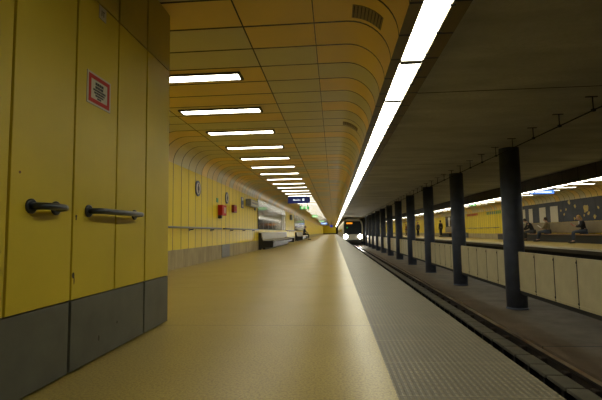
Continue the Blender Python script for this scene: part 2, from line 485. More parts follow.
# notice with red border
s = thing('warning_notice', (XB, 2.245, 1.53), 'white notice with a thick red border on the yellow door', 'sign')
bb = BM(); bx(bb, XB, XB + .004, 2.125, 2.364, 1.438, 1.622, .001); link('plate', bb, M['white'], s)
bb = BM()
y0, y1, z0, z1, t = 2.139, 2.350, 1.450, 1.610, .023
for q in ((y0, y1, z0, z0 + t), (y0, y1, z1 - t, z1), (y0, y0 + t, z0 + t, z1 - t), (y1 - t, y1, z0 + t, z1 - t)):
    bx(bb, XB + .0035, XB + .005, *q)
link('border', bb, M['red'], s)
bb = BM(); rr = random.Random(3)
z = 1.574
for hgt, half in ((.016, .042), (.015, .042), (.011, .062), (.011, .052), (.011, .040), (.010, .022)):
    y = 2.245 - half
    while y < 2.245 + half - .004:
        w = rr.uniform(.012, .026); e = min(y + w, 2.245 + half)
        bx(bb, XB + .0038, XB + .0048, y, e, z - hgt, z); y = e + .003
    z -= hgt + .0045
link('lettering', bb, M['ink'], s)
s = thing('label_plate', (XB, 2.263, 2.015), 'small pale number label high on the yellow door', 'label')
bb = BM(); bx(bb, XB, XB + .003, 2.227, 2.300, 1.972, 2.052); link('plate', bb, M['white'], s)
bb = BM(); bx(bb, XB + .0025, XB + .0036, 2.250, 2.256, 1.995, 2.028); bx(bb, XB + .0025, XB + .0036, 2.264, 2.280, 2.022, 2.028); bx(bb, XB + .0025, XB + .0036, 2.270, 2.275, 1.995, 2.022); link('lettering', bb, M['ink'], s)

# ------------------------------------------------------------------ ceiling lights across the platform
def ceiling_light(x0, x1, y, name='ceiling_light'):
    t = thing(name, ((x0 + x1) / 2, y, ZY), '', 'ceiling light')
    h = .09
    bb = BM()
    bx(bb, x0 - .03, x1 + .03, y - h - .02, y - h, ZY - .022, ZY); bx(bb, x0 - .03, x1 + .03, y + h, y + h + .02, ZY - .022, ZY)
    bx(bb, x0 - .03, x0, y - h, y + h, ZY - .022, ZY); bx(bb, x1, x1 + .03, y - h, y + h, ZY - .022, ZY)
    link('frame', bb, M['housing'], t)
    bb = BM(); bx(bb, x0, x1, y - h, y + h, ZY - .018, ZY - .002, .006); link('diffuser', bb, M['lamp'], t)
    return t
LX0, LX1 = -2.25, -1.065
base = proto(ceiling_light(LX0, LX1, 4.65))
k = 0
y = 4.65
while y < YZ - 1:
    o = base if k == 0 else copy_tree(base)
    o.location.y = y
    if k == 0: lab = 'lit ceiling light nearest the yellow doors, partly hidden by the enclosure'
    elif k < 13: lab = '%s lit ceiling light counting away from the yellow doors' % ORD[k + 1]
    else: lab = 'lit ceiling light far down the near platform beyond the hanging blue sign'
    tag(o, lab, 'ceiling light', 'transverse ceiling lights over the near platform')
    k += 1; y += 3 * MOD
k = 0
y = 4.65 + 3 * MOD * 9
while y < YZ - 1:
    o = copy_tree(base); o.location = ((fx(LX0) + fx(LX1)) / 2 , y, ZY)
    if k == 0: lab = 'ceiling light over the opposite platform nearest the right picture edge'
    elif k < 5: lab = '%s ceiling light over the opposite platform from the right picture edge' % ORD[k + 1]
    else: lab = 'ceiling light over the opposite platform seen between the dark columns'
    tag(o, lab, 'ceiling light', 'transverse ceiling lights over the opposite platform')
    k += 1; y += 3 * MOD

# ------------------------------------------------------------------ light strips along the platform edges
SEG = 1.1
def strip_segment(x0, x1, y0):
    t = thing('ceiling_strip_light', ((x0 + x1) / 2, y0, ZS), '', 'strip light')
    bb = BM(); bx(bb, x0, x1, y0 + .035, y0 + SEG - .035, ZS + .004, ZS + .05, .004); link('diffuser', bb, M['strip'], t)
    bb = BM(); bx(bb, x0, x1, y0 - .035, y0 + .035, ZS - .002, ZS + .05); link('divider', bb, M['housing'], t)
    bb = BM(); bx(bb, x0 + .01, x1 - .01, y0 + .02, y0 + SEG - .02, ZS + .052, ZS + .0998); link('housing', bb, M['housing'], t)
    for yy in (.17, .55, .93):
        bb = BM(); bx(bb, x1 - .006, x1 + .03, y0 + yy - .006, y0 + yy + .006, ZS - .008, ZS + .004, .002); link('clip', bb, M['clip'], t)
    return t
base = proto(strip_segment(L0, L1, 3.61))
k0 = -4
n = int((YZ - 3.61) / SEG)
for k in range(k0, n):
    o = base if k == 0 else copy_tree(base)
    o.location = ((L0 + L1) / 2, 3.61 + SEG * k, ZS)
    if k < 0: lab, = ('long glowing strip light segment cut by the top picture edge',) if k == -1 else ('glowing strip light segment above the camera outside the frame',)
    elif k < 8: lab = '%s complete glowing strip light segment from the top of the picture' % ORD[k + 1]
    else: lab = 'glowing strip light segment far along the near platform edge'
    tag(o, lab, 'strip light', 'strip light segments over the near platform edge')
for k in range(4, n):
    o = copy_tree(base)
    o.location = (fx((L0 + L1) / 2) , 3.61 + SEG * k, ZS); o.rotation_euler.z = math.pi
    o.location.y += SEG
    if k < 8: lab = 'strip light segment over the opposite platform outside the right frame edge'
    elif k < 15: lab = '%s strip light segment over the opposite edge from the right picture edge' % ORD[k - 7]
    else: lab = 'strip light segment over the opposite platform edge, seen between columns'
    tag(o, lab, 'strip light', 'strip light segments over the opposite platform edge')

# air vents on the curved vault
def vault_vent(yc, hw, label):
    t = thing('air_vent', (.4, yc, 2.44), label, 'vent', 'grey vents on the curved vault')
    r = .37; cx, cz = .155, ZY - r
    bb = BM(); n = 10; a0, a1 = R(84), R(40)
    rows = []
    for i in range(n + 1):
        a = a0 + (a1 - a0) * i / n
        rows.append([bb.verts.new((cx + (r - d) * math.cos(a), y, cz + (r - d) * math.sin(a))) for y in (yc - hw, yc + hw) for d in (0, .006)])
    for p, q in zip(rows, rows[1:]):
        for i, j in ((0, 1), (1, 3), (3, 2), (2, 0)): bb.faces.new((p[i], p[j], q[j], q[i]))
    bb.faces.new((rows[0][0], rows[0][1], rows[0][3], rows[0][2])); bb.faces.new((rows[-1][0], rows[-1][1], rows[-1][3], rows[-1][2]))
    link('cover', bb, M['vent'], t)
    bb = BM()
    for i in range(9):
        a = a0 + (a1 - a0) * (i + .5) / 9
        ring_tube(bb, [(cx + (r - .007) * math.cos(a), yc - hw * .9, cz + (r - .007) * math.sin(a)), (cx + (r - .007) * math.cos(a), yc + hw * .9, cz + (r - .007) * math.sin(a))], .004, 6)
    link('slats', bb, M['fascia'], t)
M['vent'] = plain('grey_brown_vent', (.26, .20, .12), .6)
vault_vent(3.36, .10, 'grey vent grille on the curved vault nearest the top edge')
vault_vent(6.95, .10, 'grey vent grille on the curved vault farther down')

# ------------------------------------------------------------------ columns between the tracks and barrier panels
CX, CR, CY, CS = 4.2, .222, 10.1, 4.275
def column(yc):
    t = thing('column', (CX, yc, ZF), '', 'column')
    bb = BM(); ring_tube(bb, [(CX, yc, ZF), (CX, yc, ZC)], CR, 32); link('shaft', bb, M['column'], t)
    bb = BM(); ring_tube(bb, [(CX, yc, ZF), (CX, yc, ZF + .03), (CX, yc, ZF + .04)], [CR + .015, CR + .015, CR], 32); link('collar', bb, M['column'], t)
    return t
base = proto(column(CY))
ncol = 16
for k in range(-2, ncol):
    o = base if k == 0 else copy_tree(base)
    o.location.y = CY + CS * k
    if k < 0: lab = 'round dark column outside the right frame edge'
    elif k == 0: lab = 'nearest and tallest round blue-grey column between the tracks'
    elif k < 8: lab = '%s round blue-grey column between the tracks counting from the camera' % ORD[k + 1]
    else: lab = 'round dark column far away in the row beside the train'
    tag(o, lab, 'column', 'round columns between the tracks', kind='thing')

FZ0, FZ1 = -.69, .185
def barrier(y0, y1):
    t = thing('barrier_panel', (CX, y0, FZ0), '', 'barrier panel')
    bb = BM(); bx(bb, CX - .025, CX + .025, y0 + .014, y1 - .014, FZ0, FZ1, .012); link('panel', bb, M['fence'], t)
    bb = BM(); bx(bb, CX - .032, CX - .02, y0 + .014, y1 - .014, FZ0 + .045, FZ0 + .055); link('bottom_ridge', bb, M['fence'], t)
    bb = BM(); bx(bb, CX - .022, CX + .022, y1 - .014, y1 + .014, FZ0 + .01, FZ1 - .04); bx(bb, CX - .034, CX - .02, y1 - .013, y1 + .013, FZ1 - .10, FZ1 - .065); bx(bb, CX - .034, CX - .02, y1 - .013, y1 + .013, FZ0 + .07, FZ0 + .1); link('joint_strip', bb, M['fence_frame'], t)
    return t
pw = (CS - 2 * CR - .03) / 5
ystart = CY - CS + CR + .004
base = proto(barrier(ystart, ystart + pw))
for k in range(-1, ncol - 1):
    for i in range(5):
        o = base if (k == -1 and i == 0) else copy_tree(base)
        o.location.y = CY + CS * k + CR + .004 + pw * i
        if k == -1:
            lab = ['beige barrier panel outside the right frame edge', 'beige barrier panel cut by the right picture edge', 'third beige barrier panel to the right of the nearest column', 'second beige barrier panel to the right of the nearest column', 'beige barrier panel touching the right side of the nearest column'][i]
        elif k < 4:
            nm = ['nearest', 'second', 'third', 'fourth', 'fifth'][k]; nx = ['second', 'third', 'fourth', 'fifth', 'sixth'][k]
            lab = ['beige barrier panel directly behind the %s column' % nm, 'second of five beige barrier panels beyond the %s column' % nm,
                   'middle of five beige barrier panels beyond the %s column' % nm, 'fourth of five beige barrier panels beyond the %s column' % nm,
                   'beige barrier panel directly in front of the %s column' % nx][i]
        else: lab = 'pale barrier panel far away between the distant columns'
        tag(o, lab, 'barrier panel', 'beige barrier panels between the columns')
# carrying beam under the panels
b = BM(); bx(b, CX - .018, CX + .018, CY - CS * 2 , CY + CS * (ncol - 1), FZ0 - .075, FZ0 - .003); o = link('barrier_beam', b, M['fence_frame'])
tag(o, 'long black beam under the beige barrier panels', 'beam')

# ------------------------------------------------------------------ track
def rail(x, label):
    t = thing('rail', (x, YA, -1.34), label, 'rail', 'rails of the near track')
    prof = [(-.075, 0), (.075, 0), (.075, .02), (.012, .05), (.012, .20), (.036, .22), (.036, .258), (-.036, .258), (-.036, .22), (-.012, .20), (-.012, .05), (-.075, .02)]
    bb = BM(); sweep_y(bb, [(x + p, -1.34 + .02 + q) for p, q in prof], YA, YZ, closed=True); link('web', bb, M['rail'], t)
    bb = BM(); bx(bb, x - .034, x + .034, YA, YZ, -1.34 + .277, -1.34 + .287); link('rail_head', bb, M['railtop'], t)
    for i in range(90):
        yy = 3.2 + i * .6
        bb = BM() if i == 0 else None
        if i == 0:
            bx(bb, x - .15, x + .12, yy - .07, yy + .07, -1.34, -1.30, .008); bx(bb, x - .13, x - .05, yy - .05, yy + .05, -1.30, -1.10, .012); bx(bb, x + .03, x + .10, yy - .035, yy + .035, -1.30, -1.235, .01)
            ring_tube(bb, [(x - .08, yy, -1.24), (x - .08, yy, -1.20)], .016, 8)
            f0 = link('fastener', bb, M['rail'], t)
        else:
            c = f0.copy(); COL.objects.link(c); c.parent = t; c.location.y = i * .6
    return t
rail(2.97, 'rusty rail on the column side of the near track')
rail(1.53, 'rail of the near track tucked below the platform edge')
def rail_plain(x, label):
    t = thing('rail', (x, YA, -1.34), label, 'rail', 'rails of the opposite track')
    prof = [(-.075, 0), (.075, 0), (.075, .02), (.012, .05), (.012, .20), (.036, .22), (.036, .258), (-.036, .258), (-.036, .22), (-.012, .20), (-.012, .05), (-.075, .02)]
    bb = BM(); sweep_y(bb, [(x + p, -1.34 + .02 + q) for p, q in prof], YA, YZ, closed=True); link('web', bb, M['rail'], t)
rail_plain(fx(2.97), 'rail of the opposite track behind the barrier')
rail_plain(fx(1.53), 'rail of the opposite track below the far platform')

CL = .42
def cover(y0):
    t = thing('track_cover', (2.60, y0, -1.34), '', 'cover slab')
    bb = BM(); bx(bb, 2.49, 2.71, y0 + .011, y0 + CL - .011, -1.085, -1.045, .008); link('slab', bb, M['cover'], t)
    bb = BM(); bx(bb, 2.55, 2.66, y0 + .15, y0 + .21, -1.34, -1.085); link('support', bb, M['black'], t)
    return t
base = proto(cover(3.2))
nc = 120
for k in range(nc):
    o = base if k == 0 else copy_tree(base)
    o.location.y = 3.2 + CL * k; o.rotation_euler.z = random.uniform(-.014, .014); o.location.x = 2.60 + random.uniform(-.006, .006)
    tag(o, 'grey cover slab in the row running beside the rusty rail', 'cover slab', 'cover slabs along the near track')

# ------------------------------------------------------------------ cable hung under the concrete ceiling
cx0, cz0 = 3.81, 2.41
t = thing('hanging_cable', (cx0, 2, ZC), 'thin dark cable line hung on short rods under the concrete ceiling', 'cable')
bb = BM(); ring_tube(bb, [(cx0, 2, cz0), (cx0, 70, cz0)], .011, 8); link('cable', bb, M['black'], t)
h0 = None
for i in range(72):
    yy = 2.58 + .91 * i
    if h0 is None:
        bb = BM(); ring_tube(bb, [(cx0, yy, cz0 - .02), (cx0, yy, ZC)], .009, 6); bx(bb, cx0 - .10, cx0 + .07, yy - .012, yy + .012, ZC - .012, ZC); bx(bb, cx0 - .022, cx0 + .022, yy - .025, yy + .025, cz0 - .02, cz0 + .02)
        h0 = link('hanger', bb, M['black'], t)
    else:
        c = h0.copy(); COL.objects.link(c); c.parent = t; c.location.y = .91 * i

# ------------------------------------------------------------------ fittings on the left wall
def handrail(y0, y1, label, x=XW, sgn=1, group=None):
    t = thing('handrail', (x, y0, .84), label, 'handrail', group)
    xr = x + sgn * .085
    bb = BM(); ring_tube(bb, [(x, y0 + .02, .84), (xr - sgn * .02, y0 + .02, .84), (xr, y0 + .05, .84), (xr, y1 - .05, .84), (xr - sgn * .02, y1 - .02, .84), (x, y1 - .02, .84)], .022, 10); link('bar', bb, M['steel_dark'], t)
    n = max(2, int((y1 - y0) / 1.35)); 
    for i in range(n):
        yy = y0 + (y1 - y0) * (i + .5) / n
        bb = BM(); ring_tube(bb, [(x, yy, .80), (xr, yy, .80), (xr, yy, .84)], .012, 8); ring_tube(bb, [(x, yy, .80), (x + sgn * .008, yy, .80)], .035, 12); link('bracket', bb, M['steel_dark'], t)
handrail(3.4, 11.35, 'grey handrail on the yellow wall, emerging from behind the enclosure', group='handrails')
handrail(11.75, 17.0, 'grey handrail on the yellow wall running up to the steel bench', group='handrails')
handrail(27.4, 33.2, 'grey handrail on the yellow wall between the two benches', group='handrails')
handrail(31.0, 42.5, 'grey handrail on the yellow wall of the opposite platform', x=XFW, sgn=-1, group='handrails')

def roundel(y, z, r, label):
    t = thing('round_sign', (XW, y, z), label, 'sign', 'round blue ringed wall signs')
    def disc(name, rr, x0, x1, mat):
        bb = BM(); ring_tube(bb, [(x0, y, z), (x1, y, z)], rr, 28); return link(name, bb, mat, t)
    disc('backplate', r, XW, XW + .02, M['blue'])
    disc('white_ring', r * .74, XW + .02, XW + .024, M['cream'])
    disc('centre', r * .36, XW + .024, XW + .027, M['ink'])
    bb = BM(); bx(bb, XW + .024, XW + .0275, y - r * .14, y + r * .14, z - r * .6, z + r * .6); link('symbol', bb, M['ink'], t)
roundel(9.50, 1.772, .185, 'round blue ringed sign nearest the enclosure on the yellow wall')
roundel(12.16, 1.765, .175, 'second round blue ringed sign, right of the red call box')
t = thing('blue_sign', (XW, 14.26, 1.79), 'narrow blue and white wall sign left of the grey projecting box', 'sign')
bb = BM(); bx(bb, XW, XW + .02, 14.08, 14.44, 1.58, 1.96, .003); link('plate', bb, M['blue'], t)
bb = BM(); bx(bb, XW + .019, XW + .023, 14.13, 14.39, 1.84, 1.93); bx(bb, XW + .019, XW + .023, 14.15, 14.37, 1.62, 1.70); link('white_field', bb, M['white'], t)

t = thing('mounted_hose_box', (XW, 11.4, 1.35), 'bright red box on the yellow wall with a pale front edge', 'box')
bb = BM(); bx(bb, XW, XW + .13, 11.22, 11.66, 1.21, 1.50, .008); link('body', bb, M['red'], t)
bb = BM(); bx(bb, XW + .13, XW + .134, 11.40, 11.55, 1.27, 1.44); link('label_patch', bb, M['white'], t)
bb = BM(); bx(bb, XW, XW + .10, 11.23, 11.31, 1.12, 1.21, .004); link('lower_catch', bb, M['black'], t)
b = BM(); bx(b, XW, XW + .01, 11.06, 11.24, 1.56, 1.68, .002); tag(link('green_sign', b, M['green']), 'tiny green plate above the bright red box', 'sign')
t = thing('mounted_alarm_box', (XW, 12.98, 1.48), 'smaller dark red box on the yellow wall right of the bright one', 'box')
bb = BM(); bx(bb, XW, XW + .09, 12.76, 13.12, 1.36, 1.60, .006); link('body', bb, M['red_dark'], t)
bb = BM(); bx(bb, XW + .089, XW + .095, 12.84, 13.06, 1.41, 1.55); link('front', bb, M['red'], t)
t = thing('projecting_sign', (XW, 15.6, 1.83), 'grey projecting box sign on the yellow wall beside the dark mural', 'sign')
bb = BM(); bx(bb, XW, XW + .20, 14.85, 16.35, 1.70, 1.95, .012); link('body', bb, M['greyblue'], t)
bb = BM(); bx(bb, XW + .199, XW + .206, 14.95, 16.25, 1.74, 1.91); link('face', bb, M['white'], t)
bb = BM()
for q in range(7): bx(bb, XW + .205, XW + .209, 15.05 + q * .165, 15.05 + q * .165 + .10, 1.79, 1.86)
link('lettering', bb, M['blue'], t)
b = BM(); bx(b, XW, XW + .06, 16.46, 16.66, 1.62, 1.80, .004); tag(link('mounted_call_box', b, M['greyblue']), 'small grey box between the projecting sign and dark mural', 'box')

# dark glossy murals on the left wall
def mural(y0, y1, label, seed, x=XW, sgn=1, z0=.85, z1=2.13, streaks=True):
    t = thing('mural', (x, (y0 + y1) / 2, z0), label, 'mural')
    bb = BM(); a, c = sorted((x + sgn * .001, x + sgn * .03)); bx(bb, a, c, y0, y1, z0, z1, .004); link('panel', bb, M['mural' if streaks else 'mural_dull'], t)
    if streaks:
        a, c = sorted((x + sgn * .0295, x + sgn * .033))
        for i in range(1, int((y1 - y0) / 1.34)):
            bb = BM(); yy = y0 + 1.3425 * i; bx(bb, a, c, yy, yy + .025, z0 + .01, z1 - .01); link('joint_strip', bb, M['mural_line'], t)
    return t
mural(17.2, 27.1, 'large dark glossy wall mural above the near steel bench', 4)
mural(33.5, 45.0, 'second dark glossy wall mural above the farther bench', 9)
b = BM(); bx(b, XW + .034, XW + .05, 25.0, 25.55, .88, 1.78, .004); tag(link('poster', b, M['cream']), 'narrow cream poster at the right end of the near mural, nearer of two', 'poster')
b = BM(); bx(b, XW + .034, XW + .05, 25.9, 26.5, .88, 1.78, .004); tag(link('poster', b, M['cream']), 'narrow cream poster at the right end of the near mural, farther of two', 'poster')
t = thing('clock', (XW, 30.3, 1.82), 'grey square clock box on the yellow wall between the murals', 'clock')
bb = BM(); bx(bb, XW, XW + .16, 30.0, 30.6, 1.62, 2.0, .01); link('case', bb, M['greyblue'], t)
bb = BM(); bx(bb, XW + .03, XW + .13, 29.992, 30.0, 1.68, 1.94); link('face', bb, M['steel_dark'], t)

# benches
def bench(y0, y1, label, shells):
    t = thing('steel_bench', (XW, y0, 0), label, 'bench', 'steel benches along the left wall')
    x0 = XW + .03
    def endp(y, name):
        bb = BM()
        prof = [(x0, .0), (x0 + .09, .0), (x0 + .12, .06), (x0 + .60, .10), (x0 + .62, .30), (x0 + .60, .365), (x0 + .18, .36), (x0 + .11, .50), (x0 + .09, .70), (x0, .72)]
        vs0 = [bb.verts.new((x, y, z)) for x, z in prof]; vs1 = [bb.verts.new((x, y + .05, z)) for x, z in prof]
        bb.faces.new(vs0); bb.faces.new(vs1[::-1])
        for i in range(len(prof)):
            j = (i + 1) % len(prof); bb.faces.new((vs0[i], vs0[j], vs1[j], vs1[i]))
        return link(name, bb, M['black'], t)
    endp(y0, 'end_panel'); endp(y1 - .05, 'end_panel')
    bb = BM(); bx(bb, x0 + .06, x0 + .50, y0 + .05, y1 - .05, .16, .30, .01); link('beam', bb, M['black'], t)
    bb = BM(); bx(bb, x0 + .12, x0 + .22, y0 + .3, y1 - .3, 0, .17); link('base', bb, M['black'], t)
    w = (y1 - y0 - .1) / shells
    for i in range(shells):
        a = y0 + .05 + w * i
        bb = BM()
        prof = [(x0 + .17, .40), (x0 + .30, .375), (x0 + .48, .375), (x0 + .60, .40), (x0 + .645, .385), (x0 + .64, .355), (x0 + .58, .36), (x0 + .17, .35)]
        sweep_y(bb, prof, a + .006, a + w - .006, closed=True); link('seat', bb, M['steel'], t)
        bb = BM()
        prof = [(x0 + .165, .42), (x0 + .135, .55), (x0 + .115, .70), (x0 + .085, .725), (x0 + .075, .70), (x0 + .10, .55), (x0 + .13, .41)]
        sweep_y(bb, prof, a + .012, a + w - .012, closed=True); link('backrest', bb, M['steel'], t)
    return t
bench(17.3, 26.6, 'long steel seat bench below the dark mural, nearer one', 14)
bench(33.8, 40.2, 'second steel seat bench farther along the yellow wall', 10)

# ------------------------------------------------------------------ hanging signs
def hang_sign(x0, x1, y, z0, z1, label, face, letters, letmat, cat='sign', depth=.10, body='navy', group=None):
    t = thing('hanging_sign', ((x0 + x1) / 2, y, z0), label, cat, group)
    bb = BM(); bx(bb, x0, x1, y, y + depth, z0, z1, .006); link('case', bb, M[body], t)
    bb = BM(); bx(bb, x0 + .015, x1 - .015, y - .003, y + .002, z0 + .015, z1 - .015); link('face', bb, M[face], t)
    bb = BM()
    w, h = x1 - x0, z1 - z0
    for a, c, p, q in letters: bx(bb, x0 + w * a, x0 + w * c, y - .006, y - .002, z0 + h * p, z0 + h * q)
    link('lettering', bb, M[letmat], t)
    for xx in (x0 + w * .15, x1 - w * .15):
        bb = BM(); ring_tube(bb, [(xx, y + depth / 2, z1), (xx, y + depth / 2, ZY)], .012, 8); link('rod', bb, M['steel_dark'], t)
    return t
rr = random.Random(5)
let = []
a = .24
while a < .55:
    w = rr.uniform(.012, .022); let.append((a, a + w, .40, .52 if rr.random() < .7 else .58)); a += w + .008
let += [(.66, .74, .36, .66)]
hang_sign(-2.27, -1.15, 20.6, 2.16, 2.50, 'dark blue hanging sign with small white lettering below the ceiling lights', 'navy', let, 'sign_text')
man = [(.18, .30, .15, .85), (.62, .78, .15, .85), (.36, .50, .40, .60)]
hang_sign(-2.10, -1.53, 26.0, 2.15, 2.35, 'green lit exit sign behind the blue hanging sign, nearest of the row', 'green_lit', man, 'white_lit', group='green exit signs')
hang_sign(-2.08, -1.53, 40.0, 2.13, 2.33, 'second green lit exit sign down the near platform', 'green_lit', man, 'white_lit', group='green exit signs')
hang_sign(-2.04, -1.25, 58.0, 2.11, 2.30, 'third green lit exit sign, farthest down the platform', 'green_lit', man, 'white_lit', group='green exit signs')
hang_sign(-2.0, -1.0, 64.0, 1.88, 2.14, 'distant pale blue lit sign under the last green exit sign', 'paleblue_lit', [(.2, .8, .4, .6)], 'sign_text')
t = thing('hanging_signal_lamp', (-.35, 70, 2.55), 'small blue lamp at the far end beside the light strip', 'lamp')
bb = BM(); bx(bb, -.60, -.17, 70, 70.1, 1.50, 1.85, .02); link('lens', bb, M['blue_lamp'], t)
bb = BM(); ring_tube(bb, [(-.385, 70.08, 1.84), (-.385, 70.08, ZY - .003)], .03, 8); link('rod', bb, M['black'], t)
let2 = [(.05, .12, .25, .75)]
a = .22
while a < .86:
    w = rr.uniform(.02, .04); let2.append((a, a + w, .32, .66)); a += w + .012
hang_sign(9.12, 10.22, 19.9, 2.29, 2.50, 'lit pale blue hanging sign over the opposite platform', 'paleblue_lit', let2, 'sign_text', depth=.1)
hang_sign(9.55, 10.05, 30.0, 2.36, 2.53, 'small green exit sign over the opposite platform beside the second column', 'green_lit', man, 'white_lit', group='green exit signs')

# ------------------------------------------------------------------ opposite platform
mu = mural(12.5, 30.3, 'dark glossy mural with yellow blots behind the opposite bench', 12, x=XFW, sgn=-1, z0=1.03, z1=2.13, streaks=False)
a, c = XFW - .036, XFW - .029
for i in range(int((30.3 - 12.5) / .9)):
    yy = 12.6 + .9 * i; bb = BM(); bx(bb, a, c, yy, yy + .02, 1.04, 2.12); link('joint_strip', bb, M['ink'], mu)
rr = random.Random(21)
def blot(y, z, r):
    bb = BM(); n = 14
    vs = []
    for k in range(n):
        q = r * rr.uniform(.55, 1.15); an = 2 * math.pi * k / n
        vs.append((y + q * math.cos(an), z + q * math.sin(an)))
    f = [bb.verts.new((c, p, q)) for p, q in vs]; e = [bb.verts.new((a, p, q)) for p, q in vs]
    bb.faces.new(f[::-1]); bb.faces.new(e)
    for k in range(n): bb.faces.new((f[k], f[(k + 1) % n], e[(k + 1) % n], e[k]))
    link('yellow_blot', bb, M['gold'], mu)
for y, z, r in ((20.55, 1.60, .23), (20.35, 1.38, .10), (20.7, 1.30, .07), (21.4, 1.78, .09), (21.5, 1.18, .08), (22.4, 1.42, .08), (22.7, 1.62, .06), (22.2, 1.66, .07), (21.9, 2.02, .12), (19.9, 1.22, .11), (19.6, 1.62, .08), (17.9, 1.5, .15), (16.8, 1.7, .1)): blot(y, z, r)
for k, (y0, y1) in enumerate(((22.98, 23.74), (24.25, 24.96), (25.79, 26.25), (26.75, 27.05))):
    b = BM(); bx(b, XFW - .05, XFW - .0365, y0, y1, 1.04, 1.90, .003); o = link('pale_panel', b, M['cream'])
    tag(o, ['widest pale upright panel on the dark mural, behind the seated people', 'second pale upright panel on the dark mural from the right',
            'third pale upright panel on the dark mural from the right', 'narrow pale upright panel on the mural beside the nearest column'][k], 'panel', 'pale panels on the opposite mural')
def long_bench(y0, y1, label):
    t = thing('bench', (XFW, y0, 0), label, 'bench', 'benches of the opposite platform')
    bb = BM(); bx(bb, XFW - .62, XFW - .08, y0, y1, .37, .418, .012); link('seat', bb, M['wood'], t)
    bb = BM(); bx(bb, XFW - .09, XFW - .014, y0, y1, .47, 1.02, .01); link('backrest', bb, M['bench_back'], t)
    bb = BM(); bx(bb, XFW - .46, XFW - .013, y0 + .05, y1 - .05, .0, .368); link('base', bb, M['black'], t)
    return t
long_bench(12.5, 30.2, 'long wooden bench below the dark mural on the opposite platform')
long_bench(42.6, 45.3, 'short bench on the opposite platform beside the standing person')
t = thing('framed_poster', (XFW, 44.3, .9), 'tall dark framed poster above the short opposite bench', 'poster')
bb = BM(); bx(bb, XFW - .05, XFW, 43.2, 45.2, 1.04, 2.12, .01); link('frame', bb, M['mural'], t)
bb = BM(); bx(bb, XFW - .055, XFW - .049, 43.5, 44.1, 1.08, 2.0); link('sheet', bb, M['cream'], t)
t = thing('coloured_mark_sign', (XFW, 34, 2.0), 'row of small red, teal and green marks on the opposite yellow wall', 'sign')
rr = random.Random(8)
for i in range(9):
    y = 35.4 + i * .31; bb = BM(); bx(bb, XFW - .013, XFW - .001, y, y + .2, 1.88, 1.88 + .2); link('red_mark', bb, M['red'], t)
for i in range(8):
    y = 30.6 + i * .36; bb = BM(); bx(bb, XFW - .013, XFW - .001, y, y + .2, 1.84, 2.06); link('teal_mark', bb, M['teal' if i > 2 else 'green'] if i < 6 else M['green'], t)
t = thing('blue_bin', (XFW, 38.6, 0), 'small grey-blue box standing at the foot of the opposite wall', 'box')
bb = BM(); bx(bb, XFW - .25, XFW - .02, 37.9, 39.0, 0, .42, .01); link('body', bb, M['greyblue'], t)
bb = BM(); bx(bb, XFW - .26, XFW - .015, 37.88, 39.02, .42, .45, .008); link('lid', bb, M['steel_dark'], t)

# ------------------------------------------------------------------ train
YT = 54.5
TX, TW = 2.47, 1.36
zr = -1.06
t = thing('metro_train', (TX, YT, zr), 'cream metro train with a black front and lit headlights arriving', 'train')
def train_prof(inset=0, ztop=2.42):
    w = TW - inset
    return [(TX - w + .06, -.62), (TX - w, -.35), (TX - w, 1.1), (TX - w + .06, 1.75), (TX - w + .22, 2.15), (TX - w + .55, ztop), (TX + w - .55, ztop), (TX + w - .22, 2.15), (TX + w - .06, 1.75), (TX + w, 1.1), (TX + w, -.35), (TX + w - .06, -.62)]
bb = BM()
p0 = train_prof(.08, 2.36); p1 = train_prof()
r0 = [bb.verts.new((x, YT, z)) for x, z in p0]; r1 = [bb.verts.new((x, YT + .35, z)) for x, z in p1]; r2 = [bb.verts.new((x, YT + 19.0, z)) for x, z in p1]
for a_, c_ in ((r0, r1), (r1, r2)):
    for i in range(len(a_)): bb.faces.new((a_[i], a_[(i + 1) % len(a_)], c_[(i + 1) % len(a_)], c_[i]))
bb.faces.new(r0); bb.faces.new(r2[::-1])
body = link('car_body', bb, M['train_white'], t)
for q in range(1, 3):
    bb = BM(); sweep_y(bb, p1, YT + .4 + 19.4 * q, YT + 19.2 + 19.4 * q, closed=True); link('car_body', bb, M['train_white'], t)
    bb = BM(); bx(bb, TX - 1, TX + 1, YT + 19.4 * q - .45, YT + .45 + 19.4 * q, -.5, 2.1); link('gangway', bb, M['train_grey'], t)
bb = BM()                                             # black front mask with windscreen
prof = [(TX - 1.13, .36), (TX - 1.15, 1.5), (TX - .98, 2.06), (TX + .98, 2.06), (TX + 1.15, 1.5), (TX + 1.13, .36)]
f = [bb.verts.new((x, YT - .03, z)) for x, z in prof]; e = [bb.verts.new((x, YT + .01, z)) for x, z in prof]
bb.faces.new(f); bb.faces.new(e[::-1])
for i in range(6): bb.faces.new((f[i], f[(i + 1) % 6], e[(i + 1) % 6], e[i]))
link('windscreen', bb, M['train_glass'], t)
bb = BM(); bx(bb, TX - .82, TX - .02, YT - .045, YT - .02, 1.66, 1.93, .01); d = link('destination_display', bb, M['black'], t)
bb = BM(); rr = random.Random(2); a = TX - .78
while a < TX - .1:
    w = rr.uniform(.05, .09); bx(bb, a, a + w, YT - .052, YT - .044, 1.70, 1.89); a += w + .022
link('display_text', bb, M['orange_lit'], d)
bb = BM(); bx(bb, TX - .78, TX - .64, YT - .045, YT - .02, 1.16, 1.28); link('green_lamp', bb, M['green_lit'], t)
bb = BM(); ring_tube(bb, [(TX + .1, YT - .05, .42), (TX + .45, YT - .05, 1.1)], .015, 6); ring_tube(bb, [(TX + .45, YT - .05, .85), (TX + .45, YT - .05, 1.5)], .012, 6); link('wiper', bb, M['black'], t)
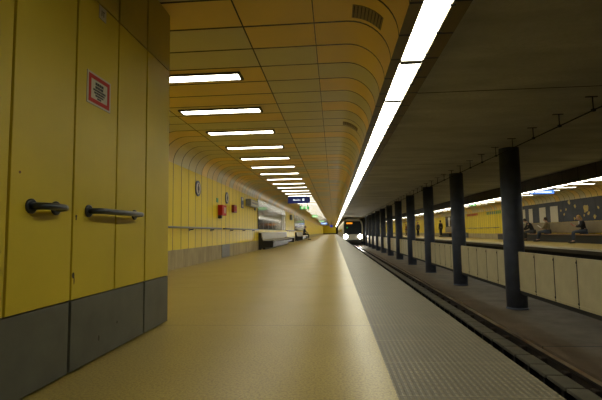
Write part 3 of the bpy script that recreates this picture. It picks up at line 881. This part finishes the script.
for sx in (-1, 1):
    bb = BM(); ring_tube(bb, [(TX + sx * .93, YT + .02, .06), (TX + sx * .93, YT - .07, .06)], .30, 20); hh = link('headlight', bb, M['train_dark'], t)
    bb = BM(); ball(bb, (TX + sx * .93, YT - .07, .06), .285, 18, (1, .25, 1)); link('lens', bb, M['headlight'], hh)  # lens and housing oversized, their shape stands in for the headlight glare
    bb = BM(); bx(bb, TX + sx * .7 - .2, TX + sx * .7 + .2, YT + .02, YT + .12, 2.22, 2.32, .01); link('marker_lamp', bb, M['red_dark'], t)
bb = BM(); bx(bb, TX - 1.2, TX + 1.2, YT - .04, YT + .05, -.62, -.36, .02); link('bumper', bb, M['train_grey'], t)
bb = BM(); bx(bb, TX - .18, TX + .18, YT - .35, YT + .05, -.60, -.36, .03); ring_tube(bb, [(TX, YT - .3, -.48), (TX, YT - .45, -.48)], .14, 14); link('coupler', bb, M['train_grey'], t)
bb = BM(); bx(bb, TX - 1.0, TX + 1.0, YT + .3, YT + 57, -.98, -.62, .03); link('underframe', bb, M['train_grey'], t)
for yy in (2.2, 4.3, 14.0, 16.1):
    for x in (1.53, 2.97):
        bb = BM(); ring_tube(bb, [(x - .06, YT + yy, zr + .44), (x + .06, YT + yy, zr + .44)], .43, 24); link('wheel', bb, M['train_grey'], t)
for q in range(3):
    for sx in (-1, 1):
        for i in range(4):
            ya = YT + .4 + 19.4 * q + 2.0 + i * 4.5
            x = TX + sx * TW
            bb = BM(); bx(bb, min(x, x + sx * .012), max(x, x + sx * .012), ya + 1.7, ya + 3.6, .62, 1.12); link('side_window', bb, M['train_glass'], t)
            bb = BM(); bx(bb, min(x, x + sx * .015), max(x, x + sx * .015), ya - .1, ya + 1.2, -.30, 1.14); dd = link('passenger_door', bb, M['train_white'], t)
            bb = BM(); bx(bb, min(x, x + sx * .022), max(x, x + sx * .022), ya + .0, ya + .5, .4, 1.05); bx(bb, min(x, x + sx * .022), max(x, x + sx * .022), ya + .6, ya + 1.1, .4, 1.05); link('door_glass', bb, M['train_glass'], dd)

# ------------------------------------------------------------------ people
def bake(o):
    dg = bpy.context.evaluated_depsgraph_get(); dg.update()
    me = bpy.data.meshes.new_from_object(o.evaluated_get(dg)); return me

def skin_mesh(verts, edges, radii, sub=1, root=0):
    bm = BM(); lay = bm.verts.layers.skin.verify()
    vs = []
    for i, (p, r) in enumerate(zip(verts, radii)):
        v = bm.verts.new(p); r = r if isinstance(r, tuple) else (r, r); v[lay].radius = r; v[lay].use_root = (i == root); vs.append(v)
    for a, b_ in edges: bm.edges.new((vs[a], vs[b_]))
    me = bpy.data.meshes.new('tmp'); bm.to_mesh(me); bm.free()
    o = bpy.data.objects.new('tmp', me); COL.objects.link(o)
    k = o.modifiers.new('s', 'SKIN'); k.use_smooth_shade = True
    if sub: q = o.modifiers.new('u', 'SUBSURF'); q.levels = sub; q.render_levels = sub
    out = bake(o); bpy.data.objects.remove(o); return out

def fuse(meshes, bm_extra, voxel=.011):
    bm = BM()
    for me in meshes: bm.from_mesh(me)
    if bm_extra is not None:
        tmp = bpy.data.meshes.new('t'); bm_extra.to_mesh(tmp); bm_extra.free(); bm.from_mesh(tmp)
    me = bpy.data.meshes.new('tmp'); bm.to_mesh(me); bm.free()
    o = bpy.data.objects.new('tmp', me); COL.objects.link(o)
    k = o.modifiers.new('r', 'REMESH'); k.mode = 'VOXEL'; k.voxel_size = voxel; k.use_smooth_shade = True
    q = o.modifiers.new('m', 'SMOOTH'); q.factor = .4; q.iterations = 2
    out = bake(o); bpy.data.objects.remove(o); return out

def hand(bm, wrist, d, palm_n):
    """palm with five separate bent fingers; d = pointing direction, palm_n = direction the palm faces"""
    w = Vector(wrist); d = Vector(d).normalized(); n = Vector(palm_n); n = (n - n.dot(d) * d).normalized(); s_ = d.cross(n)
    ring_tube(bm, [w, w + d * .03, w + d * .085], [.026, .034, .036], 10)
    for k, (off, ln) in enumerate(((-.028, .068), (-.010, .078), (.010, .074), (.028, .058))):
        p = w + d * .075 + s_ * off
        q1 = p + d * ln * .5 + n * ln * .12; q2 = p + d * ln * .8 + n * ln * .45; q3 = p + d * ln * .85 + n * ln * .8
        ring_tube(bm, [p, q1, q2, q3], [.0095, .009, .0085, .007], 8)
    p = w + d * .03 - s_ * .026
    ring_tube(bm, [p, p + d * .03 - s_ * .022 + n * .012, p + d * .06 - s_ * .018 + n * .03], [.011, .010, .008], 8)

def person(loc, rotz, pose, mats, label, held=None, hair_long=False, group=None):
    """pose: dict of joint positions (facing +y, feet at z = 0)"""
    t = bpy.data.objects.new('person', None); COL.objects.link(t); t.location = loc; t.rotation_euler = (0, 0, rotz); t['_w'] = [0, 0, 0]
    tag(t, label, 'person', group)
    P = {k: Vector(v) for k, v in pose.items()}
    order = ['pelvis', 'spine', 'chest', 'neck', 'head']
    rad = {'pelvis': (.135, .10), 'spine': (.12, .09), 'chest': (.145, .10), 'neck': .052, 'head': .05}
    vs = [P[k] for k in order]; rs = [rad[k] for k in order]; es = [(0, 1), (1, 2), (2, 3), (3, 4)]
    for sd in 'lr':
        b0 = len(vs)
        vs += [P['sh_' + sd], P['el_' + sd], P['wr_' + sd]]; rs += [.055, .042, .028]; es += [(2, b0), (b0, b0 + 1), (b0 + 1, b0 + 2)]
        b0 = len(vs)
        vs += [P['hip_' + sd], P['kn_' + sd], P['an_' + sd], P['toe_' + sd]]; rs += [.085, .06, .038, .034]; es += [(0, b0), (b0, b0 + 1), (b0 + 1, b0 + 2), (b0 + 2, b0 + 3)]
    me = skin_mesh(vs, es, rs)
    x = BM()
    hc = P['head']; fw = P['face'].normalized(); sd_ = fw.cross(Vector((0, 0, 1))).normalized(); up = sd_.cross(fw)
    rot = Matrix((sd_, fw, up)).transposed().to_4x4()
    hc = hc + up * .06 + fw * .01
    ball(x, hc, .115, 20, (.68, .85, 1.0), rot)
    ball(x, hc - up * .055 + fw * .03, .07, 14, (.75, .8, .75), rot)                    # jaw
    ball(x, hc + fw * .103 - up * .018, .022, 10, (.7, .8, 1.2), rot)                   # nose
    ball(x, hc + fw * .086 - up * .058, .022, 10, (1.2, .5, .45), rot)                  # mouth
    for q in (-1, 1): ball(x, hc + sd_ * q * .078 - up * .012, .03, 8, (.35, .6, 1), rot)   # ears
    for q in 'lr':
        d = (P['wr_' + q] - P['el_' + q]).normalized()
        hand(x, P['wr_' + q], d, pose.get('palm_' + q, (0, 0, -1)))
    bm_me = fuse([me], x)
    bm_me.materials.append(M['skin']); o = bpy.data.objects.new('body', bm_me); COL.objects.link(o); o.parent = t
    bb = BM()
    for q in (-1, 1): ball(bb, hc + fw * .088 + sd_ * q * .032 + up * .004, .011, 8, (1, .5, .8), rot)
    link('eyes', bb, M['eye'], t, local=True)
    bb = BM(); ball(bb, hc + up * .022 - fw * .012, .122, 18, (.72, .86, .95), rot)
    for f in [f for f in bb.faces if (f.calc_center_median() - hc).dot(fw) > .03 and (f.calc_center_median() - hc).dot(up) < .072]: bb.faces.remove(f)
    if hair_long: ball(bb, hc - fw * .06 - up * .05, .085, 14, (.95, .6, 1.2), rot)
    link('hair', bb, M[mats['hair']], t, recalc=False, local=True)
    # jacket
    vs = [P['pelvis'] + Vector((0, 0, .02)), P['spine'], P['chest'], P['neck'] - (P['neck'] - P['chest']) * .25]; rs = [(.165, .13), (.15, .115), (.172, .125), .07]; es = [(0, 1), (1, 2), (2, 3)]
    for sd in 'lr':
        b0 = len(vs); vs += [P['sh_' + sd], P['el_' + sd], P['wr_' + sd] - (P['wr_' + sd] - P['el_' + sd]) * .06]; rs += [.075, .06, .045]; es += [(2, b0), (b0, b0 + 1), (b0 + 1, b0 + 2)]
    jm = skin_mesh(vs, es, rs); jm.materials.clear(); jm.materials.append(M[mats['jacket']])
    o = bpy.data.objects.new('jacket', jm); COL.objects.link(o); o.parent = t
    if mats.get('shirt'):
        bb = BM(); c_ = P['chest'] * .6 + P['neck'] * .4; ball(bb, c_ + Vector((0, .105, -.03)), .07, 12, (.8, .45, 1.3)); link('shirt', bb, M[mats['shirt']], t, local=True)
    vs = [P['pelvis']]; rs = [(.15, .115)]; es = []
    for sd in 'lr':
        b0 = len(vs); vs += [P['hip_' + sd], P['kn_' + sd], P['an_' + sd] + (P['kn_' + sd] - P['an_' + sd]) * .08]; rs += [.10, .075, .058]; es += [(0, b0), (b0, b0 + 1), (b0 + 1, b0 + 2)]
    tm = skin_mesh(vs, es, rs); tm.materials.clear(); tm.materials.append(M[mats['trousers']])
    o = bpy.data.objects.new('trousers', tm); COL.objects.link(o); o.parent = t
    for sd in 'lr':
        a_, c_ = P['an_' + sd], P['toe_' + sd]; d = (c_ - a_); d.z = 0; d.normalize()
        bb = BM(); base_ = Vector((a_.x, a_.y, 0))
        ring_tube(bb, [base_ - d * .07 + Vector((0, 0, .045)), base_ + Vector((0, 0, .05)), base_ + d * .12 + Vector((0, 0, .04)), base_ + d * .20 + Vector((0, 0, .032))], [.04, .05, .042, .03], 10)
        for v in bb.verts: v.co.z = max(0.0, v.co.z)
        link('shoe', bb, M['shoe'], t, local=True)
    return t

def seated(lean=.12, look=(0, 1, -.35), spread=.12, hands=(.10, .30, .66), foot=.46, arms=None):
    p = dict(pelvis=(0, .0, .55), spine=(0, .02 + lean * .3, .74), chest=(0, .03 + lean * .8, .93), neck=(0, .04 + lean * 1.3, 1.06), head=(0, .06 + lean * 1.6, 1.13), face=look)
    for sd, s_ in (('l', -1), ('r', 1)):
        p['sh_' + sd] = (s_ * .17, .02 + lean * .9, 1.0); p['el_' + sd] = (s_ * .25, .12 + lean, .76); p['wr_' + sd] = (s_ * hands[0], hands[1] + lean, hands[2])
        p['hip_' + sd] = (s_ * .09, .03, .54); p['kn_' + sd] = (s_ * spread, .44, .52); p['an_' + sd] = (s_ * spread, foot, .08); p['toe_' + sd] = (s_ * spread * 1.1, foot + .15, .04)
        p['palm_' + sd] = (-s_, 0, .6)
    return p
def standing(look=(0, 1, 0)):
    p = dict(pelvis=(0, 0, .93), spine=(0, .0, 1.10), chest=(0, 0, 1.30), neck=(0, .01, 1.46), head=(0, .03, 1.54), face=look)
    for sd, s_ in (('l', -1), ('r', 1)):
        p['sh_' + sd] = (s_ * .18, 0, 1.38); p['el_' + sd] = (s_ * .25, -.02, 1.09); p['wr_' + sd] = (s_ * .24, .06, .84)
        p['hip_' + sd] = (s_ * .09, 0, .90); p['kn_' + sd] = (s_ * .10, .03, .49); p['an_' + sd] = (s_ * .11, -.01, .08); p['toe_' + sd] = (s_ * .12, .15, .035)
        p['palm_' + sd] = (-s_, 0, 0)
    return p
SX = XFW - .33
TOCAM = math.pi / 2          # facing -x, towards the tracks
person((SX, 20.25, 0), TOCAM - .35, seated(.06, (0, 1, -.45), hands=(.06, .27, .80)), dict(hair='hair_blond', jacket='black_cloth', trousers='jeans', shirt='white_cloth'), 'seated person with blond hair in black jacket and jeans', hair_long=True)
person((SX - .08, 23.35, 0), TOCAM - .75, seated(.02, (0, 1, -.1), hands=(.10, .26, .70), foot=.52), dict(hair='hair_dark', jacket='tan_cloth', trousers='jeans'), 'seated person in a tan jacket, middle of three on the bench')
person((SX - .08, 25.05, 0), TOCAM - .75, seated(.20, (0, 1, -.5), hands=(.12, .34, .62)), dict(hair='hair_dark', jacket='black_cloth', trousers='grey_cloth'), 'seated person in black hunched forward beside the nearest column')
# things they hold
def held_item(name, loc, rot, label, cat, mat, size):
    bb = BM(); x, y, z = size; bx(bb, -x / 2, x / 2, -y / 2, y / 2, -z / 2, z / 2, .004)
    o = link(name, bb, mat); o.location = loc; o.rotation_euler = rot; return tag(o, label, cat)
def local_pt(loc, rz, p): return Matrix.Translation(loc) @ Matrix.Rotation(rz, 4, 'Z') @ Vector(p)
held_item('book', local_pt((SX, 20.25, 0), TOCAM - .35, (0, .47, .86)), (R(-40), 0, TOCAM - .35), 'small pink book held by the blond seated person', 'book', M['pink'] if 'pink' in M else M['red'], (.13, .012, .17))
held_item('newspaper', local_pt((SX - .08, 23.35, 0), TOCAM - .75, (0, .43, .82)), (R(-50), 0, TOCAM - .75), 'pale folded paper held by the person in tan', 'paper', M['white_cloth'], (.24, .01, .20))
person((11.0, 43.7, 0), TOCAM - .9, standing(), dict(hair='hair_dark', jacket='black_cloth', trousers='black_cloth'), 'standing person in black beside the short opposite bench')
person((10.0, 50.2, 0), TOCAM + .5, standing(), dict(hair='hair_dark', jacket='grey_cloth', trousers='black_cloth'), 'standing person in dark grey just right of the fourth column')
person((10.3, 47.6, 0), TOCAM - .2, standing(), dict(hair='hair_dark', jacket='navy_cloth', trousers='black_cloth'), 'standing person in dark blue half hidden behind the third column')
person((10.2, 59.5, 0), TOCAM, standing(), dict(hair='hair_dark', jacket='brown_cloth', trousers='black_cloth'), 'distant standing person in rust brown between the fourth and fifth columns')
person((XW + .36, 39.2, 0), -TOCAM, seated(.05, (0, 1, -.1)), dict(hair='hair_dark', jacket='navy_cloth', trousers='black_cloth'), 'seated person in dark blue on the farther steel bench')

# ------------------------------------------------------------------ train headlight beams (real lamps)
for sx in (-1, 1):
    l = bpy.data.lights.new('headlight_beam', 'SPOT'); l.energy = 350; l.spot_size = R(38); l.spot_blend = .8; l.color = (1, .96, .86); l.shadow_soft_size = .2
    o = bpy.data.objects.new('headlight_beam', l); COL.objects.link(o); o.location = (TX + sx * .93, YT - .25, .06)
    o.rotation_euler = (R(88), 0, math.pi)

# ------------------------------------------------------------------ world, camera, view
w = bpy.data.worlds.new('World'); S.world = w; w.use_nodes = True
w.node_tree.nodes['Background'].inputs[0].default_value = (.02, .018, .014, 1); w.node_tree.nodes['Background'].inputs[1].default_value = .0
cam = bpy.data.cameras.new('Camera'); co = bpy.data.objects.new('Camera', cam); COL.objects.link(co)
cam.sensor_fit = 'HORIZONTAL'; cam.sensor_width = 36; cam.lens = 36 * 413.1 / 602; cam.clip_start = .02; cam.clip_end = 400
yaw, pit, rol = .0778, .0782, .0155
co.matrix_world = Matrix.Translation((0, 0, .7)) @ Matrix.Rotation(yaw, 4, 'Z') @ Matrix.Rotation(math.pi / 2 + pit, 4, 'X') @ Matrix.Rotation(-rol, 4, 'Z')
S.camera = co
for o in list(bpy.data.objects):
    if '_w' in o: del o['_w']
S.view_settings.view_transform = 'Standard'; S.view_settings.look = 'None'
S.view_settings.exposure = 0.12; S.view_settings.gamma = 1
S.view_settings.use_curve_mapping = False
S.cycles.max_bounces = 10; S.cycles.diffuse_bounces = 6; S.cycles.glossy_bounces = 4
S.cycles.sample_clamp_indirect = 6
